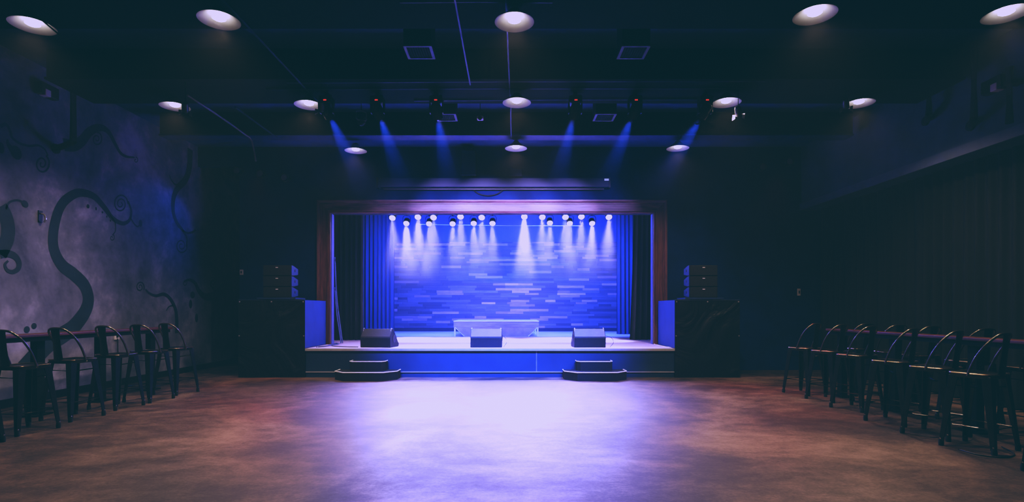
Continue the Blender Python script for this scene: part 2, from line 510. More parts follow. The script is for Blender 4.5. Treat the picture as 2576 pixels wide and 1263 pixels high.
link('post', sweep(lambda u: (-hw-u, 0), lambda u: (-hw-u, ht+u)), M['frame_wood_z'], pf)
link('post', sweep(lambda u: (hw+u, 0), lambda u: (hw+u, ht+u)), M['frame_wood_z'], pf)
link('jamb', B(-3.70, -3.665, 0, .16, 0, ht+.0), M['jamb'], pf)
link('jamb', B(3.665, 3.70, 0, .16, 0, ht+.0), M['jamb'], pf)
link('soffit', B(-3.665, 3.665, 0, .16, ht-.005, ht+.025), M['black_paint'], pf)

# carpeted step units in front of the stage
def step_unit(X, label):
    r = thing('step_unit', label, 'steps', (X, YS-.002, 0), group='carpeted steps up to the stage')
    lo = [(-.615, 0), (-.615, -.32), (-.385, -.57), (.385, -.57), (.615, -.32), (.615, 0)]
    up = [(-.355, 0), (-.355, -.20), (-.29, -.28), (.29, -.28), (.355, -.20), (.355, 0)]
    a = link('lower_step', PR(lo, 0, .165), M['carpet'], r)
    b = link('upper_step', PR(up, .165, .35), M['carpet'], r)
    link('nosing', T([(x, y*1.005, .165) for x, y in lo], .011, 6), M['nosing'], a)
    link('nosing', T([(x, y*1.005, .35) for x, y in up], .010, 6), M['nosing'], b)
    return r
step_unit(-2.865, 'black carpeted two tier step unit at left, below the leftmost floor monitor')
step_unit(1.675, 'black carpeted two tier step unit at right, below the rightmost floor monitor')

# drum riser
rs = thing('drum_riser', 'low drum riser with boarded skirt and angled panel at centre of the stage', 'riser', (-.424, 15.9, ZD+.002))
link('riser_top', B(-1.25, 1.25, -.01, 1.5, .425, .46), M['riser_top'], rs, bevel=.006)
link('skirt', B(-1.245, 1.245, 0, .03, .27, .425), M['riser_wood'], rs)
link('front_panel', PR([(-1.19, .27), (-.92, .0), (.92, .0), (1.19, .27)], .004, .03, 'y'), M['riser_panel'], rs)
for sx in (-1, 1):
    link('brace', T([(sx*1.20, .0, .26), (sx*.94, .0, .01)], .018, 6), M['nosing'], rs)
    for yy in (.03, 1.45):
        link('leg', B(sx*1.21-.022, sx*1.21+.022, yy-.022, yy+.022, 0, .425), M['nosing'], rs)
link('underside_cloth', B(-.93, .93, .25, 1.3, .0, .42), M['black_paint'], rs)

# stage curtains
def curtain(name, label, X0, X1, Y, z0, z1, m, pleat=.13, amp=.05, flare=0.0, seed=1, group=None, axis='x', tails=True):
    rnd = random.Random(seed)
    bm = NB()
    n = max(8, int(abs(X1-X0)/pleat*8)); rows = 10
    ph = [rnd.uniform(-.6, .6) for _ in range(n+1)]; am = [rnd.uniform(.6, 1.2) for _ in range(n//8+2)]
    g = []
    for j in range(rows+1):
        t = j/rows; z = z0+(z1-z0)*t; row = []
        for i in range(n+1):
            u = i/n; x = X0+(X1-X0)*u
            k = (1-t)
            off = amp*am[i//8]*math.sin(2*PI*i/8 + .25*math.sin(i*.37+seed)) * (.75+.5*k)
            if flare: x += flare*k**1.6*max(0, 1-abs(u-(1 if flare > 0 else 0))*3)
            row.append(bm.verts.new((x, Y+off, z) if axis == 'x' else (Y+off, x, z)))
        g.append(row)
    for j in range(rows):
        for i in range(n):
            bm.faces.new([g[j][i], g[j][i+1], g[j+1][i+1], g[j+1][i]])
    o = link(name, bm, m, None, smooth=True)
    return tag(o, label, 'curtain', group)
GRP = 'side curtains of the stage'
curtain('stage_curtain', 'near black side curtain just behind the left post of the frame', -5.9, -3.80, 14.0, ZD+.01, 5.0, M['curtain_black'], seed=2, group=GRP)
curtain('stage_curtain', 'blue lit pleated side curtain left of the plank wall', -5.6, -3.70, 17.3, ZD+.01, 5.0, M['curtain_blue'], seed=5, group=GRP)
curtain('stage_curtain', 'dark side curtain just behind the right post, hem flaring inward', 3.20, 5.3, 14.1, ZD+.01, 5.0, M['curtain_black'], seed=8, flare=-.12, group=GRP)
curtain('stage_curtain', 'blue lit pleated side curtain right of the plank wall', 3.36, 5.2, 17.3, ZD+.01, 5.0, M['curtain_blue'], seed=11, group=GRP)
# black wall drapes on the right side of the room
for k, (ya, yb) in enumerate([(1.2, 4.0), (4.0, 6.8), (6.8, 9.6), (9.6, 12.3)]):
    curtain('wall_drape', ['black floor length drape on the right wall, panel nearest the viewer', 'black floor length drape on the right wall, second panel from the viewer',
            'black floor length drape on the right wall, third panel from the viewer', 'black floor length drape on the right wall, panel nearest the stage'][k],
            ya, yb, 7.0, .02, 3.72, M['drape_wall'], pleat=.2, amp=.05, seed=20+k, group='black drapes along the right wall', axis='y')

# ------------------------------------------------------------------ floor monitors on the stage edge
def wedge(X, Y, rz, label, m_low, m_up):
    r = thing('floor_monitor', label, 'speaker', (X, Y, ZD+.002), rz, 'floor monitors along the stage edge')
    w = .33
    pr = [(0, 0), (-.012, .205), (.0, .22), (.135, .385), (.185, .385), (.50, .06), (.48, 0)]
    link('cabinet', PR(pr, -w, w, 'x'), m_low, r, bevel=.008)
    # the sloping back panel, lighter as the light on it is put into its colour
    bm = NB()
    d = Vector((.135, .165)).normalized(); n = Vector((-d.y, d.x))*.004
    prism(bm, [(.006+n.x, .226+n.y), (.130+n.x, .380+n.y), (.130, .378), (.006, .224)], -w+.012, w-.012, 'x')
    link('back_panel', bm, m_up, r)
    link('grille', PR([(.197, .378), (.497, .062), (.502, .067), (.202, .383)], -w+.02, w-.02, 'x'), M['grille'], r)
    for s in (-1, 1):
        bm = NB(); tube(bm, [(s*(w-.025), .10, .335), (s*(w-.025), .118, .385), (s*(w-.025), .135, .398)], .012, 6)
        link('corner_handle', bm, M['chrome'], r)
        link('side_handle', L([(0, 0), (.07, 0), (.085, .006), (.07, .010), (.0, .004)], 20, Matrix.Translation((s*w, .22, .18)) @ Matrix.Rotation(s*PI/2, 4, 'Y')), M['cab_light'], r)
    bm = NB()
    for s in (-1, 1):
        for zz in (.025, .19): lathe(bm, [(0, -.004), (.008, -.004), (.008, .004), (0, .004)], 8, Matrix.Translation((s*(w-.035), -.008, zz)) @ Matrix.Rotation(PI/2, 4, 'X'))
    link('screw_heads', bm, M['cab_light'], r)
    return r
wedge(-2.83, 11.37, math.radians(-9), 'black floor monitor at left, turned so its side handle shows', M['cabinet'], M['cab_light'])
wedge(-.515, 11.37, 0, 'black floor monitor at centre, in front of the drum riser', M['cabinet'], mat('monitor back panel lit', (.115, .085, .12), .5, var=.15))  # lavender stage light is put into this panel's colour
wedge(1.655, 11.37, math.radians(2), 'black floor monitor at right with a cable looping beside it', M['cabinet'], mat('monitor back panel', (.085, .088, .10), .5, var=.15))

# ------------------------------------------------------------------ speaker platforms and line arrays beside the stage
def platform(X0, X1, inner, label):
    r = thing('speaker_platform', label, 'platform', ((X0+X1)/2, 11.08, 0), 0, 'black covered platforms beside the stage')
    hwid = (X1-X0)/2
    link('box', B(-hwid+.004, hwid-.004, .025, 1.27, 0, 1.575), M['cabinet'], r)
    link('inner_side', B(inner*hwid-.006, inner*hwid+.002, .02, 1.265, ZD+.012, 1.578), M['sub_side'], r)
    bm = NB(); nx, nz = 24, 28; g = []
    rnd = random.Random(5)
    for j in range(nz+1):
        row = []
        for i in range(nx+1):
            u, v = i/nx, j/nz
            w = .012*math.sin(9*(u*1.0-v*.75)+1.5*math.sin(3*v)) * (1-abs(2*u-1)**3) * math.sin(PI*min(1, v*1.02+.02))
            row.append(bm.verts.new((-hwid+2*hwid*u, .012-abs(w)*1.5, .003+1.577*v)))
        g.append(row)
    for j in range(nz):
        for i in range(nx): bm.faces.new([g[j][i], g[j][i+1], g[j+1][i+1], g[j+1][i]])
    c = link('cover', bm, M['cover'], r, smooth=True)
    for x in (-hwid+.03, 0, hwid-.03):
        link('grommet', L([(.004, -.004), (.014, -.004), (.014, .004), (.004, .004)], 10, Matrix.Translation((x, .006, 1.545)) @ Matrix.Rotation(PI/2, 4, 'X')), M['chrome'], c)
    for x in (-hwid+.02, hwid-.02):
        link('grommet', L([(.004, -.004), (.012, -.004), (.012, .004), (.004, .004)], 10, Matrix.Translation((x, .006, .85)) @ Matrix.Rotation(PI/2, 4, 'X')), M['chrome'], c)
    link('top_edge', T([(-hwid, .01, 1.58), (hwid, .01, 1.58)], .008, 6), M['pipe'], r)
    return r
platform(3.345, 4.665, -1, 'tall wrinkled black covered platform right of the stage')
platform(-5.55, -4.195, 1, 'tall black covered platform left of the stage')

def array_box(X, z, label, inner):
    r = thing('line_array_speaker', label, 'speaker', (X, 11.30, z), 0, 'stacked line array speakers beside the stage')
    p = [(0, 0), (0, .222), (.10, .222), (.36, .165), (.36, .035), (.10, 0)]
    link('cabinet', PR(p, -.29, .29, 'x'), M['cabinet'], r, bevel=.005)
    link('grille', B(-.28, .28, -.010, .002, .010, .212), M['cab_light'], r, bevel=.004)
    link('logo_plate', B(-.025, .025, -.016, -.008, .165, .180), M['tag_lit'], r)
    for s in (-1, 1):
        sp = link('side_plate', PR([(.008, .012), (.008, .212), (.10, .212), (.35, .158), (.35, .042), (.10, .012)], s*.29, s*.30, 'x'), M['array_side'], r)
        link('handle_hole', L([(0, 0), (.030, 0), (.030, .004), (0, .004)], 16, Matrix.Translation((s*.2995, .18, .115)) @ Matrix.Rotation(s*PI/2, 4, 'Y')), M['grille'], sp)
    return r
for side, X in (('right', 4.0), ('left', -4.85)):
    pl = thing('speaker_stand_plate', f'low black base plate under the speaker stack {side} of the stage', 'plate', (X, 11.25, 1.58), 0, 'base plates under the speaker stacks')
    link('plate', B(-.40, .40, 0, .55, .02, .052), M['array_side'], pl, bevel=.004)
    for sx in (-.33, .33): link('foot', B(sx-.04, sx+.04, .05, .5, 0, .02), M['rubber'], pl)
    for k, nm in enumerate(('bottom', 'middle', 'top')):
        array_box(X, 1.634+k*.226, f'black line array speaker {side} of the stage, {nm} of its stack of three', 1)

# ------------------------------------------------------------------ stage lights
LAMPS_A = [(988, 543), (1052, 541), (1091, 542), (1159, 540), (1212, 542), (1319, 540), (1364, 541), (1422, 541), (1462, 540), (1531, 541)]
LAMPS_B = [(1023, 557), (1080, 558), (1139, 558), (1192, 557), (1239, 557), (1383, 556), (1433, 557), (1489, 557)]
HOT = {1319: 3.2, 1023: 2.0, 1052: 1.3, 1489: 1.1, 1531: .9}
def par_proto():
    r = thing('par_light', '', 'stage light', (0, 0, 0), 0, 'lit par lights hung over the stage')
    Mx = Matrix.Rotation(math.radians(-48), 4, 'X')        # local -z (front) swings towards the room
    h = link('housing', L([(0, .12), (.05, .115), (.078, .09), (.082, -.05), (.088, -.055), (.088, -.065), (.074, -.065), (.072, -.02), (0, -.02)], 20, Mx), M['black_metal'], r, smooth=True)
    link('lens', L([(0, -.060), (.072, -.060), (.072, -.054), (0, -.054)], 20, Mx), M['led_blue'], r)
    for k in range(7):
        a = 2*PI*k/6; rr = 0 if k == 6 else .044
        link('led', L([(0, -.068), (.015, -.066), (.016, -.059), (0, -.059)], 8, Mx @ Matrix.Translation((rr*math.cos(a), rr*math.sin(a), 0))), M['led_dot'], r)
    bm = NB(); tube(bm, [(-.095, 0, 0), (-.10, .0, .12), (-.06, .0, .17), (.06, 0, .17), (.10, 0, .12), (.095, 0, 0)], .008, 6)
    link('yoke', bm, M['black_metal'], r)
    link('hanging_clamp', B(-.02, .02, -.03, .03, .165, .235), M['black_metal'], r)
    return r
ORD = ['leftmost', 'second from left', 'third from left', 'fourth from left', 'fifth from left', 'sixth from left', 'seventh from left', 'eighth from left', 'ninth from left', 'rightmost']
ORDB = ORD[:7] + ['rightmost']
YA, YBr = 13.15, 14.2
par = par_proto(); first = True
STAGE_LIGHTS = []
for row, Yr, lst, ords in (('upper front', YA, LAMPS_A, ORD), ('lower rear', YBr, LAMPS_B, ORDB)):
    for (px, py), od in zip(lst, ords):
        p = at(px, py+2, Yr)
        lb = f'lit blue white par light, {od} in the {row} row over the stage'
        if px == 1319: lb = 'brightest white par light, just right of centre over the stage'
        if first: par.location = p; par['label'] = lb; first = False
        else: dup(par, lb, p, 0)
        STAGE_LIGHTS.append((p, HOT.get(px, .55), row))
for Yr, z, lb in ((YA, max(q[0].z for q in STAGE_LIGHTS[:10])+.262, 'steel lighting pipe carrying the upper front row of par lights'), (YBr, max(q[0].z for q in STAGE_LIGHTS[10:])+.262, 'steel lighting pipe carrying the lower rear row of par lights')):
    pp = thing('lighting_pipe', lb, 'pipe', (FC, Yr, z), 0, 'lighting pipes over the stage')
    link('tube', T([(-3.5, 0, 0), (3.5, 0, 0)], .024, 10), M['pole'], pp, smooth=True)
    for x in (-3, 0, 3): link('hanger', T([(x, 0, 0), (x, 0, CEIL-z)], .012, 6), M['black_metal'], pp)
bt = thing('batten_pipe', 'thin pale batten line hung across the stage behind the par lights', 'pipe', (-.3, 15.6, 3.79))
link('tube', T([(-2.35, 0, .03), (0, 0, -.005), (2.35, 0, -.01)], .008, 8), M['pole'], bt)
for x in (-2.3, 2.3): link('hanger', T([(x, 0, 0.02), (x, 0, CEIL-3.79)], .005, 5), M['black_metal'], bt)

# ------------------------------------------------------------------ pendants
def pendant_proto():
    r = thing('pendant_lamp', '', 'pendant lamp', (0, 0, 0), 0, 'white dish pendant lamps')
    R = .21
    link('shade', L([(.055, .115), (.07, .10), (.10, .075), (.16, .035), (R, .0), (R+.003, -.006), (R-.004, -.004), (.155, .028), (.095, .066), (.05, .095), (.0, .10)], 48), M['shade_in'], r, smooth=True)
    link('bulb', L([(0, .000), (.05, .002), (.070, .014), (.064, .045), (.040, .078), (0, .094)], 24), M['bulb'], r, smooth=True)
    link('cap', L([(0, .142), (.03, .142), (.05, .132), (.06, .112), (.06, .098), (0, .098)], 20), M['shade_out'], r, smooth=True)
    link('stem', T([(0, 0, .14), (0, 0, .152)], .012, 8), M['black_metal'], r)
    return r
PEND = [  # px, py, Y, label
    (82, 64, 'far left pendant of the front row, cut by a dark rod'), (551, 50, 'second pendant from left in the front row'), (1294, 55, 'centre pendant of the front row'),
    (2050, 37, 'second pendant from right in the front row'), (2532, 35, 'far right pendant of the front row, at the photo edge'),
    (440, 268, 'far left pendant of the middle row'), (777, 264, 'second pendant from left in the middle row'), (1300, 258, 'centre pendant of the middle row'),
    (1827, 258, 'second pendant from right in the middle row'), (2161, 260, 'far right pendant of the middle row'),
    (895, 379, 'left pendant of the rear row, nearest the stage wall'), (1298, 373, 'centre pendant of the rear row, nearest the stage wall'), (1705, 373, 'right pendant of the rear row, nearest the stage wall')]
pen = pendant_proto(); PENDS = []
for k, (px, py, lb) in enumerate(PEND):
    p = at(px, py, F*3.095/(CY-py))
    lb = 'white dish lamp, ' + lb
    if k == 0: pen.location = p; pen['label'] = lb
    else: dup(pen, lb, p, 0)
    PENDS.append(p)
# rod that crosses in front of the far left lamp, hung from the ceiling
rd = thing('support_rod', 'thin dark ceiling rod passing in front of the far left pendant', 'rod', (0, 0, 0))
a0, a1 = at(88, 36, 5.6), at(150, 88, 5.75)
link('rod', T([a0 + (a0-a1)*.8, a0, a1], .008, 6), M['drop_pipe'], rd)
link('hanger', T([a0 + (a0-a1)*.8, Vector((a0.x-(a1.x-a0.x)*.8, 5.6, 4.66))], .008, 6), M['drop_pipe'], rd)

# ------------------------------------------------------------------ moving lights under the middle beam
def mover(px, py, Y, tgt, label, r0=None):
    p = at(px, py, Y)
    r = thing('moving_light', label, 'stage light', p, 0, 'moving lights under the middle beam')
    link('base', B(-.095, .095, -.09, .09, .02, .12), M['black_metal'], r, bevel=.01)
    link('display', B(-.02, .022, -.096, -.088, .045, .060), M['led_red'], r)
    bm = NB()
    for a in (-.07, .02): tube(bm, [(a, -.06, .125), (a+.02, -.02, .15), (a+.06, -.02, .15), (a+.07, -.06, .125)], .008, 6)
    link('cable_loop', bm, M['pipe'], r)
    y = link('yoke', B(-.105, -.085, -.04, .04, -.12, .05), M['black_metal'], r, bevel=.006)
    link('yoke', B(.085, .105, -.04, .04, -.12, .05), M['black_metal'], r, bevel=.006)
    d = (Vector(tgt) - (p + Vector((0, 0, -.08)))).normalized()
    q = Vector((0, 0, -1)).rotation_difference(d).to_matrix().to_4x4()
    Mx = Matrix.Translation((0, 0, -.07)) @ q
    hd = link('head', L([(0, .11), (.05, .105), (.075, .07), (.082, -.03), (.075, -.12), (.066, -.12), (.064, -.10), (0, -.10)], 20, Mx), M['black_metal'], r, smooth=True)
    link('lens', L([(0, -.108), (.060, -.108), (.060, -.104), (0, -.104)], 16, Mx), M['led_mover'], hd)
    link('hanging_clamp', B(-.03, .03, -.03, .03, .12, 4.651-p.z), M['black_metal'], r)
    return p, d
M['led_mover'] = emat('lit mover lens', (.1, .2, 1.0), 3.0)
MOV = []
for px, tx, lb in [(822, -1.9, 'black moving light just right of the left middle row pendant'), (950, -1.4, 'leftmost of the four free hanging black moving lights with red display'),
                   (1098, -.9, 'black moving light with red display, left of the ceiling centre'), (1447, .2, 'black moving light with red display, right of the ceiling centre'),
                   (1597, .8, 'rightmost of the four free hanging black moving lights with red display'), (1774, 1.4, 'black moving light just left of the right middle row pendant')]:
    MOV.append(mover(px, 266, 8.2, (tx*.8, 11.1, .8), lb))

# small spotlights beside the middle row pendants
def can(px, py, Y, rz, label):
    p = at(px, py, Y)
    r = thing('spotlight_can', label, 'spotlight', p, rz, 'small spotlights beside the middle row pendants')
    Mx = Matrix.Rotation(math.radians(58), 4, 'X')
    link('housing', L([(0, .10), (.035, .09), (.045, .06), (.047, -.06), (.04, -.06), (.038, -.03), (0, -.03)], 16, Mx), M['black_metal'], r, smooth=True)
    for s in (-1, 1):
        link('barn_door', PR([(s*.048, -.06), (s*.048, .02), (s*.085, .03), (s*.085, -.09)], -.075, -.071, 'z', Mx), M['white_metal'], r)
    link('stem', T([(0, 0, .03), (0, 0, 4.651-p.z)], .008, 6), M['black_metal'], r)
can(466, 271, 7.8, .5, 'small barn door spotlight beside the far left middle row pendant')
can(808, 268, 7.8, .3, 'small barn door spotlight beside the second middle row pendant from left')
can(1857, 281, 8.05, -.5, 'small spotlight hanging right of the second middle row pendant from right')
can(2128, 262, 8.0, -.6, 'small barn door spotlight beside the far right middle row pendant')

# items hung between the middle and last beams
r = thing('hanging_spotlight', 'blue rimmed spotlight hanging left of the ceiling centre', 'spotlight', at(909, 300, 9.3), .5)
link('housing', L([(0, .09), (.05, .08), (.075, .03), (.07, -.06), (.03, -.11), (0, -.11)], 16), M['black_metal'], r, smooth=True)
link('rim', L([(.07, .0), (.082, .0), (.082, -.02), (.07, -.02)], 20, Matrix.Rotation(.5, 4, 'X')), M['pole'], r)
link('yoke', T([(-.09, 0, 0), (-.085, 0, .12), (0, 0, .15), (.085, 0, .12), (.09, 0, 0)], .008, 6), M['pole'], r)
link('stem', T([(0, 0, .15), (0, 0, CEIL-r.location.z)], .010, 6), M['black_metal'], r)
r = thing('ceiling_camera', 'small pale camera box hanging on a rod near ceiling centre', 'camera', at(1208, 297, 9.3))
link('body', B(-.055, .055, -.06, .06, -.03, .025), M['plate'], r, bevel=.015)
link('lens', L([(0, 0), (.03, 0), (.035, .03), (0, .03)], 16, Matrix.Translation((0, -.055, -.02)) @ Matrix.Rotation(PI*.6, 4, 'X')), M['black_metal'], r)
link('stem', T([(0, 0, .02), (0, 0, CEIL-r.location.z)], .012, 6), M['black_metal'], r)

# ducts with registers
for X, Y, lb in [(-1.14, 6.64, 'black duct drop with register, left one nearer the viewer'), (1.53, 6.64, 'black duct drop with register, right one nearer the viewer'),
                 (-1.08, 8.95, 'black duct drop with register, left one nearer the stage'), (1.57, 8.95, 'black duct drop with register, right one nearer the stage')]:
    r = thing('ceiling_duct', lb, 'duct', (X, Y, 4.6), 0, 'duct drops with registers in the ceiling')
    link('duct', B(-.17, .17, .0, .34, .012, CEIL-4.6), M['duct'], r)
    bm = NB()
    for a in ((-.175, -.14, -.005, .345), (.14, .175, -.005, .345), (-.14, .14, -.005, .025), (-.14, .14, .315, .345)): box(bm, *a, 0, .02)
    link('register_frame', bm, M['vent_frame'], r)
    bm = NB()
    for k in range(9): box(bm, -.13+k*.031, -.118+k*.031, .03, .31, .004, .016)
    link('register_slats', bm, M['beam'], r)

# conduits and cables under the beams
def conduit(name, label, cat, pts, rad, m, group=None, clips=()):
    bm = T(pts, rad, 8)
    o = link(name, bm, m, None, smooth=True)
    return tag(o, label, cat, group)
GC = 'conduits across the ceiling'
conduit('ceiling_conduit', 'upper of three blue lit conduits below the middle beam', 'conduit', [(-3.2, 7.78, 4.63), (3.6, 7.72, 4.63)], .012, M['pipe'], GC)
conduit('ceiling_conduit', 'middle one of three blue lit conduits below the middle beam', 'conduit', [(-3.6, 8.02, 4.63), (3.4, 7.98, 4.63)], .012, M['pipe'], GC)
conduit('ceiling_conduit', 'lowest of three blue lit conduits below the middle beam', 'conduit', [(-1.5, 8.45, 4.63), (2.9, 8.4, 4.63)], .014, M['pipe'], GC)
conduit('ceiling_conduit', 'thin blue lit conduit running toward the stage left of centre', 'conduit', [(-.585, 5.2, 4.63), (-.585, 7.85, 4.63)], .010, M['pipe'], GC)
conduit('ceiling_conduit', 'short cross conduit at the top edge above the centre lamp', 'conduit', [(-1.17, 5.75, 4.635), (.44, 5.75, 4.635)], .010, M['pipe'], GC)
conduit('ceiling_cable', 'blue lit cable running along the ceiling centre to the stage', 'cable', [(-.06, 5.0, 4.63), (-.04, 6.3, 4.63), (-.03, 7.0, 4.60), (-.02, 7.7, 4.62), (0, 8.6, 4.62), (0.0, 9.4, 4.60), (.01, 10.3, 4.62)], .012, M['pipe'], GC)
conduit('ceiling_conduit', 'bright blue conduit bending down at the upper left', 'conduit', smoothpath([(-4.87, 8.2, 4.62), (-4.86, 9.2, 4.61), (-4.88, 10.15, 4.6)], 4) + [(-4.86, 10.22, 4.55), (-4.84, 10.25, 4.4), (-4.80, 10.25, 4.18)], .016, M['pole'], GC)
conduit('ceiling_conduit', 'dim blue lit conduit at left running above the wash lights', 'conduit', [(-4.4, 8.7, 4.62), (-4.4, 10.22, 4.62)], .016, M['pipe'], GC)
conduit('ceiling_conduit', 'dark conduit along the ceiling at left of the front row lamps', 'conduit', [(-3.0, 5.4, 4.62), (-3.0, 8.5, 4.62)], .012, M['pipe'], GC)

# ------------------------------------------------------------------ things on the front wall
r = thing('projection_screen', 'long rolled up projection screen case above the stage frame', 'screen', (-.39, YF-.01, 4.10))
link('housing', B(-2.61, 2.61, -.16, 0, .045, .26), M['screen_case'], r, bevel=.012)
link('bottom_bar', B(-2.5, 2.5, -.10, -.06, .0, .03), M['black_metal'], r)
link('slot', B(-2.55, 2.55, -.12, -.04, .03, .046), M['beam'], r)
for s in (-1, 1): link('end_cap', B(s*2.62-.02, s*2.62+.02, -.17, 0, .035, .265), M['black_metal'], r)
link('maker_label', B(2.50, 2.60, -.166, -.158, .19, .235), M['tag_lit_case'], r)
p0 = at(1190, 478, YF-.05); p1 = at(1265, 478, YF-.05)
conduit('hanging_cable', 'dark cable drooping below the projection screen case', 'cable', smoothpath([p0, at(1206, 488, YF-.05), at(1228, 492, YF-.05), at(1250, 488, YF-.05), p1], 6), .012, M['cable'])
r = thing('wall_speaker', 'dark box speaker on the wall above the projection screen', 'speaker', (-.95, YF-.005, 4.40))
link('cabinet', B(-.17, .17, -.24, -.0, .0, .56), M['cabinet'], r, bevel=.012)
link('grille', B(-.155, .155, -.252, -.238, .015, .545), M['screen_case'], r)
link('trim', B(-.17, .17, -.256, -.23, -.006, .008), M['pipe'], r)
r = thing('wall_speaker', 'low dark box on the wall just above the screen centre', 'speaker', (.11, YF-.005, 4.38))
link('cabinet', B(-.15, .15, -.2, 0, .0, .18), M['cabinet'], r, bevel=.012)
link('grille', B(-.14, .14, -.212, -.198, .01, .17), M['screen_case'], r)

def washer(px, py, label):
    p = at(px, py, YF-.22)
    r = thing('wash_light', label, 'stage light', p, 0, 'round wash lights high on the stage wall')
    Mx = Matrix.Rotation(PI/2, 4, 'X') @ Matrix.Rotation(.0, 4, 'Y')
    link('housing', L([(0, -.12), (.06, -.11), (.085, -.06), (.088, .05), (.075, .05), (.073, .02), (0, .02)], 20, Mx), M['black_metal'], r, smooth=True)
    link('lens', L([(0, .034), (.05, .032), (.073, .026), (.073, .02), (0, .02)], 20, Mx), M['lens_dim'], r, smooth=True)
    link('bracket', T([(-.095, 0, 0), (-.095, .12, .02), (-.05, .215, .03), (.05, .215, .03), (.095, .12, .02), (.095, 0, 0)], .009, 6), M['black_metal'], r)
for px, py, lb in [(597, 430, 'round violet lens wash light, leftmost of the left three'), (655, 438, 'round violet lens wash light, middle one of the left three'), (716, 447, 'round violet lens wash light, closest of the left three to the stage'),
                   (1917, 421, 'round violet lens wash light, closest of the right three to the stage'), (1985, 407, 'round violet lens wash light, middle one of the right three'), (2040, 397, 'round violet lens wash light, rightmost of the right three')]:
    q = at(px, py, YF-.22)
    washer(px, py, lb)

def plate(name, label, cat, loc, w, h, axis='y', extra=None):
    r = thing(name, label, cat, loc)
    if axis == 'y':
        link('cover', B(-w/2, w/2, -.02, 0, -h/2, h/2), M['plate'], r, bevel=.004)
        if extra: link(extra, B(-w*.18, w*.18, -.03, -.018, -h*.2, h*.2), M['cab_light'], r)
    else:
        link('cover', B(0, .02, -w/2, w/2, -h/2, h/2), M['plate'], r, bevel=.004)
        if extra: link(extra, B(.018, .03, -w*.18, w*.18, -h*.2, h*.2), M['cab_light'], r)
    return r
plate('wall_switch', 'small white switch plate on the left edge of the stage wall', 'switch', (-6.15, YF-.001, at(602, 685, YF).z), .08, .12, extra='toggle')
q = at(2021, 735, YF)
plate('wall_switch', 'small grey control plate on the stage wall near the right drapes', 'switch', (6.58, YF-.001, q.z), .07, .16, extra='toggle')
q = F*XL/(292-CX)
r = plate('wall_outlet', 'white outlet box on the left wall under the bar ledge', 'outlet', (XL, q, H-(845-CY)*q/F), .12, .14, 'x', 'socket')
conduit('power_cord', 'dark cord hanging from the white outlet box at left', 'cord', smoothpath([(XL+.03, q, .86), (XL+.05, q-.02, .6), (XL+.04, q+.05, .3), (XL+.06, q+.05, .03)], 5), .010, M['cable'])
# bulkhead light boxes and hooks high on the side walls
def boxlight(loc, s, label):
    r = thing('emergency_light', label, 'light box', loc, 0, 'small boxes high on the side walls')
    link('body', B(0, s*.12, -.16, .16, -.09, .09), M['black_metal'], r, bevel=.01)
    link('lens', B(s*.02, s*.13, -.10, .0, -.10, -.0) if s > 0 else B(s*.13, s*.02, -.10, 0, -.10, 0), M['plate'], r, bevel=.008)
def onwall(px, py, X):
    Y = F*X/(px-CX); return (X, Y, H-(py-CY)*Y/F)
boxlight(onwall(108, 229, XL), 1, 'small dark box with pale lens high on the left wall')
boxlight(onwall(2514, 214, XR), -1, 'small dark box with pale lens high on the right wall band')
lw = onwall(100, 545, XL)
r = thing('wall_hook', 'small dark metal hook on the left wall beside the big vine', 'hook', lw)
link('plate', B(0, .015, -.035, .035, -.09, .09), M['black_metal'], r)
link('hook', T(smoothpath([(.01, 0, .05), (.07, 0, .03), (.09, 0, -.04), (.05, .02, -.08)], 5), .012, 6), M['chrome'], r)

def drop_pipe(X, Y, zb, wallX, label, top=None, elbow=True):
    r = thing('drop_pipe', label, 'pipe', (X, Y, zb), 0, 'black iron pipes beside the side walls')
    link('pipe', T([(0, 0, 0), (0, 0, (top or CEIL)-zb)], .045, 10), M['drop_pipe'], r, smooth=True)
    if elbow:
        link('elbow', T([(0, 0, .04), (0, 0, .0), ((wallX-X)*.5, .15, -.02), (wallX-X, .3, -.02)], .045, 10), M['drop_pipe'], r, smooth=True)
        s = 1 if wallX < X else -1
        link('flange', L([(0, 0), (.075, 0), (.075, .03), (0, .03)], 14, Matrix.Translation((wallX-X, .3, -.02)) @ Matrix.Rotation(s*PI/2, 4, 'Y')), M['drop_pipe'], r)
    else:
        link('ceiling_bracket', B(-.03, wallX-X-.001, -.05, .05, .5, .56), M['drop_pipe'], r)
    return r
drop_pipe(-6.62, 8.24, 3.93, XL, 'black pipe dropping from the ceiling into the left wall')
drop_pipe(6.42, 7.55, 4.06, XR, 'black pipe dropping beside the right wall band with a foot elbow')
drop_pipe(6.5, 7.1, 3.82, XR, 'tall black pipe on the right wall band closest to the viewer', 4.55, False)
drop_pipe(6.45, 8.4, 4.42, XR, 'short black pipe on the right wall band closest to the stage', elbow=True)

# ------------------------------------------------------------------ bars (narrow drink ledges)
def bar(X0, X1, Y0, Y1, posts, px, label):
    r = thing('bar_ledge', label, 'bar table', (0, 0, 0))
    link('top', B(X0, X1, Y0, Y1, 1.04, 1.075), M['bar_wood'], r, bevel=.006)
    link('apron', B(X0+.03, X1-.03, Y0+.03, Y1-.03, .985, 1.04), M['bar_post'], r)
    for y in posts:
        link('post', B(px-.045, px+.045, y-.06, y+.06, .02, .985), M['bar_post'], r)
        link('base_plate', B(px-.09, px+.09, y-.14, y+.14, 0, .02), M['bar_post'], r)
bar(-6.38, -6.05, 3.4, 9.75, (4.6, 5.9, 7.16, 8.25, 9.4), -6.22, 'long dark red wooden bar ledge behind the left stools')
bar(5.17, 5.42, 3.2, 8.95, (3.6, 4.9, 6.2, 7.5, 8.7), 5.295, 'long dark red wooden bar ledge between the two rows of right stools')

